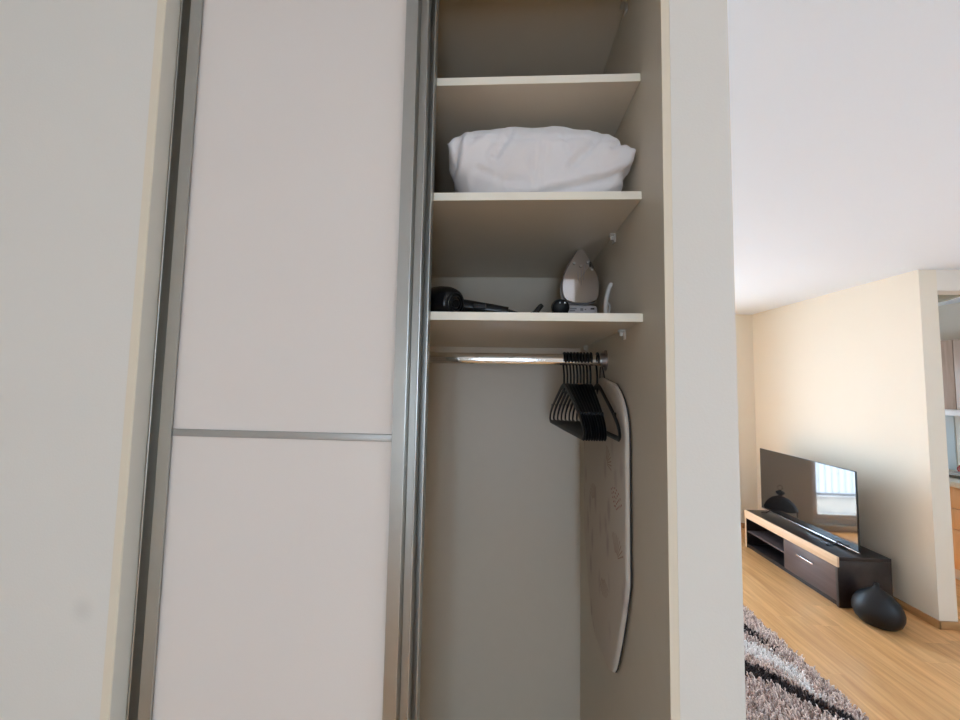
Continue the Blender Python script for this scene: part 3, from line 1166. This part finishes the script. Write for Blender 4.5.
def dist_poly(px, py, poly, wid):
    best = np.full(px.shape, 9.0)
    for (a, b), (wa, wb) in zip(zip(poly, poly[1:]), zip(wid, wid[1:])):
        ax, ay = a
        dx, dy = b[0] - ax, b[1] - ay
        t = np.clip(((px - ax) * dx + (py - ay) * dy) / (dx * dx + dy * dy), 0, 1)
        d = np.hypot(px - ax - t * dx, py - ay - t * dy) - (wa + (wb - wa) * t)
        best = np.minimum(best, d)
    return best


def make_pile():
    sp = 0.0106
    gx, gy = np.meshgrid(np.arange(RX0 + .004, RX1 - .003, sp), np.arange(RY0 + .004, RY1 - .003, sp))
    px = gx.ravel() + rng.uniform(-.4, .4, gx.size) * sp
    py = gy.ravel() + rng.uniform(-.4, .4, gx.size) * sp
    n = px.size
    # field colour: mauve grey, light and dark yarns mixed
    lev = rng.uniform(0, 1, n) ** .8
    c_lo, c_hi = np.array([.32, .215, .185]), np.array([.98, .82, .74])
    col = c_lo + (c_hi - c_lo) * lev[:, None]
    jit = rng.normal(0, .010, n)
    dw = dist_poly(px, py, WH, WHW) + jit < 0
    col[dw] = np.array([.95, .90, .87]) * rng.uniform(.85, 1.1, (int(dw.sum()), 1))
    for P_, Wd in ((D2, D2W), (D1, D1W)):
        dd = dist_poly(px, py, P_, Wd) + jit < 0
        col[dd] = np.array([.030, .018, .017]) * rng.uniform(.6, 1.6, (int(dd.sum()), 1))
    ang = rng.uniform(0, 2 * math.pi, n)
    lean = rng.uniform(.008, .026, n)
    hgt = rng.uniform(.020, .036, n)
    w = rng.uniform(.0038, .0056, n)
    tw = rng.uniform(0, 2 * math.pi, n)
    ex, ey = np.cos(ang), np.sin(ang)
    verts = np.zeros((n, 7, 3))
    for k in range(3):
        a = tw + k * 2 * math.pi / 3
        verts[:, k, 0] = px + w * np.cos(a)
        verts[:, k, 1] = py + w * np.sin(a)
        verts[:, k, 2] = .006
        verts[:, 3 + k, 0] = px + lean * .75 * ex + w * .80 * np.cos(a)
        verts[:, 3 + k, 1] = py + lean * .75 * ey + w * .80 * np.sin(a)
        verts[:, 3 + k, 2] = .006 + hgt * .86
    verts[:, 6, 0] = px + lean * ex
    verts[:, 6, 1] = py + lean * ey
    verts[:, 6, 2] = .006 + hgt
    base = np.arange(n)[:, None] * 7
    quads = np.array([[0, 1, 4, 3], [1, 2, 5, 4], [2, 0, 3, 5]])
    tris = np.array([[3, 4, 6], [4, 5, 6], [5, 3, 6]])
    q = (base[:, None, :] + quads[None]).reshape(-1)
    t = (base[:, None, :] + tris[None]).reshape(-1)
    me = bpy.data.meshes.new('pile')
    me.vertices.add(n * 7)
    me.vertices.foreach_set('co', verts.reshape(-1))
    me.loops.add(q.size + t.size)
    me.loops.foreach_set('vertex_index', np.concatenate([q, t]).astype(np.int32))
    nf = n * 6
    starts = np.concatenate([np.arange(n * 3) * 4, q.size + np.arange(n * 3) * 3]).astype(np.int32)
    me.polygons.add(nf)
    me.polygons.foreach_set('loop_start', starts)
    me.update(calc_edges=True)
    me.validate()
    at = me.color_attributes.new('yarn', 'FLOAT_COLOR', 'POINT')
    rgba = np.ones((n, 7, 4), dtype=np.float32)
    rgba[:, :, :3] = col[:, None, :]
    at.data.foreach_set('color', rgba.reshape(-1))
    me.materials.append(M['pile'])
    me.shade_smooth()
    o = bpy.data.objects.new('pile', me)
    COL.objects.link(o)
    o.parent = rug
    o['kind'] = 'stuff'


make_pile()

# ------------------------------------------------------------------ kitchen beyond the opening
KX = 4.03


def kput(root, nm, b, mt, bev=.0015, par=None):
    o = box(nm, b, mt, None, bev)
    return attach(o, par or root)


for k, (y0, y1) in enumerate(((3.02, 3.42), (3.42, 4.00), (4.00, 4.57))):
    lab = ['oak kitchen base cabinet by the doorway end', 'oak kitchen base cabinet with two drawers under the steel dish',
           'oak kitchen base cabinet against the back wall'][k]
    c = thing('base_cabinet', ((KX + X_FAR) / 2, (y0 + y1) / 2, 0), lab, 'cabinet', 'oak kitchen base cabinets')
    kput(c, 'body', (KX + .020, X_FAR - .002, y0 + .001, y1 - .001, .10, .815), 'kitchen_oak')
    kput(c, 'plinth', (KX + .05, KX + .065, y0 + .001, y1 - .001, 0, .10), 'frame_white')
    for z0, z1 in ((.628, .812), (.450, .624)):
        d = kput(c, 'drawer_front', (KX, KX + .019, y0 + .003, y1 - .003, z0, z1), 'kitchen_oak', .002)
        kput(c, 'handle', (KX - .018, KX, y0 + .12, y1 - .12, z1 - .024, z1 - .014), 'steel', .002, d)
    d = kput(c, 'cabinet_door', (KX, KX + .019, y0 + .003, y1 - .003, .105, .446), 'kitchen_oak', .002)
    kput(c, 'handle', (KX - .018, KX, y0 + .12, y1 - .12, .415, .425), 'steel', .002, d)
wt = box('worktop', (KX - .02, X_FAR - .002, 3.00, 4.575, .816, .862), 'worktop', None, .004)
tag(wt, 'pale kitchen worktop over the oak base cabinets', 'worktop')
for k, (y0, y1) in enumerate(((3.12, 3.65), (3.65, 4.18))):
    c = thing('wall_cabinet', ((4.3 + X_FAR) / 2, (y0 + y1) / 2, 1.487), ['greyish oak wall cabinet nearer the doorway', 'greyish oak wall cabinet beside the blue glass splashback'][k], 'cabinet', 'greyish kitchen wall cabinets')
    kput(c, 'body', (4.320, X_FAR - .002, y0 + .001, y1 - .001, 1.487, 2.146), 'kitchen_ash')
    d = kput(c, 'cabinet_door', (4.300, 4.319, y0 + .003, y1 - .003, 1.487, 2.146), 'kitchen_ash', .002)
    kput(c, 'handle', (4.282, 4.300, y0 + .10, y1 - .06, 1.494, 1.504), 'rail', .002, d)
lt = box('under_cabinet_light', (4.330, X_FAR - .002, 3.13, 4.17, 1.425, 1.486), 'frame_white', None, .006)
tag(lt, 'white light strip housing fixed under the wall cabinets', 'light')
sb = box('splashback', (X_FAR - .012, X_FAR - .001, 3.96, 4.57, .863, 1.42), 'splash', None, .002)
tag(sb, 'pale blue glass splashback panel behind the worktop', 'splashback')
bm = bmesh.new()
lathe(bm, [(0, .004), (.08, .004), (.088, .0), (.094, .003), (.13, .028), (.135, .031), (.131, .034), (.09, .010), (.07, .008), (0, .008)], 36)
tag(obj('dish', bm, 'steel', None, True, (4.29, 3.66, .862)), 'shallow steel dish on the kitchen worktop', 'dish')
bm = bmesh.new()
lathe(bm, [(0, 0), (.034, 0), (.038, .004), (.040, .085), (.037, .086), (.034, .008), (0, .006)], 28)
mg = obj('mug', bm, 'red', None, True, (4.47, 3.755, .862))
tag(mg, 'dark red mug on the worktop behind the steel dish', 'mug')
bm = bmesh.new()
tube(bm, [(.0, .038 + .022 * math.sin(t * .35), .045 + .028 * math.cos(t * .35)) for t in range(10)], .005, 8)
obj('handle', bm, 'red', mg, True)

cl = thing('ceiling_lamp', (3.83, 3.42, CEIL), 'round frosted glass ceiling lamp in the kitchen', 'lamp')
bm = bmesh.new()
lathe(bm, [(0, 0), (.12, 0), (.12, -.035), (.0, -.035)], 36)
obj('mounting_plate', bm, 'frame_white', cl, True)
bm = bmesh.new()
lathe(bm, [(.215, -.040), (.222, -.046), (.215, -.056), (.19, -.078), (.14, -.098), (.07, -.110), (0, -.114)], 44)
obj('glass_shade', bm, 'lamp_glass', cl, 'full')
bm = bmesh.new()
lathe(bm, [(.12, -.034), (.216, -.036), (.222, -.044), (.216, -.048), (.12, -.042), (.12, -.034)], 44)
obj('rim', bm, 'steel', cl, True)
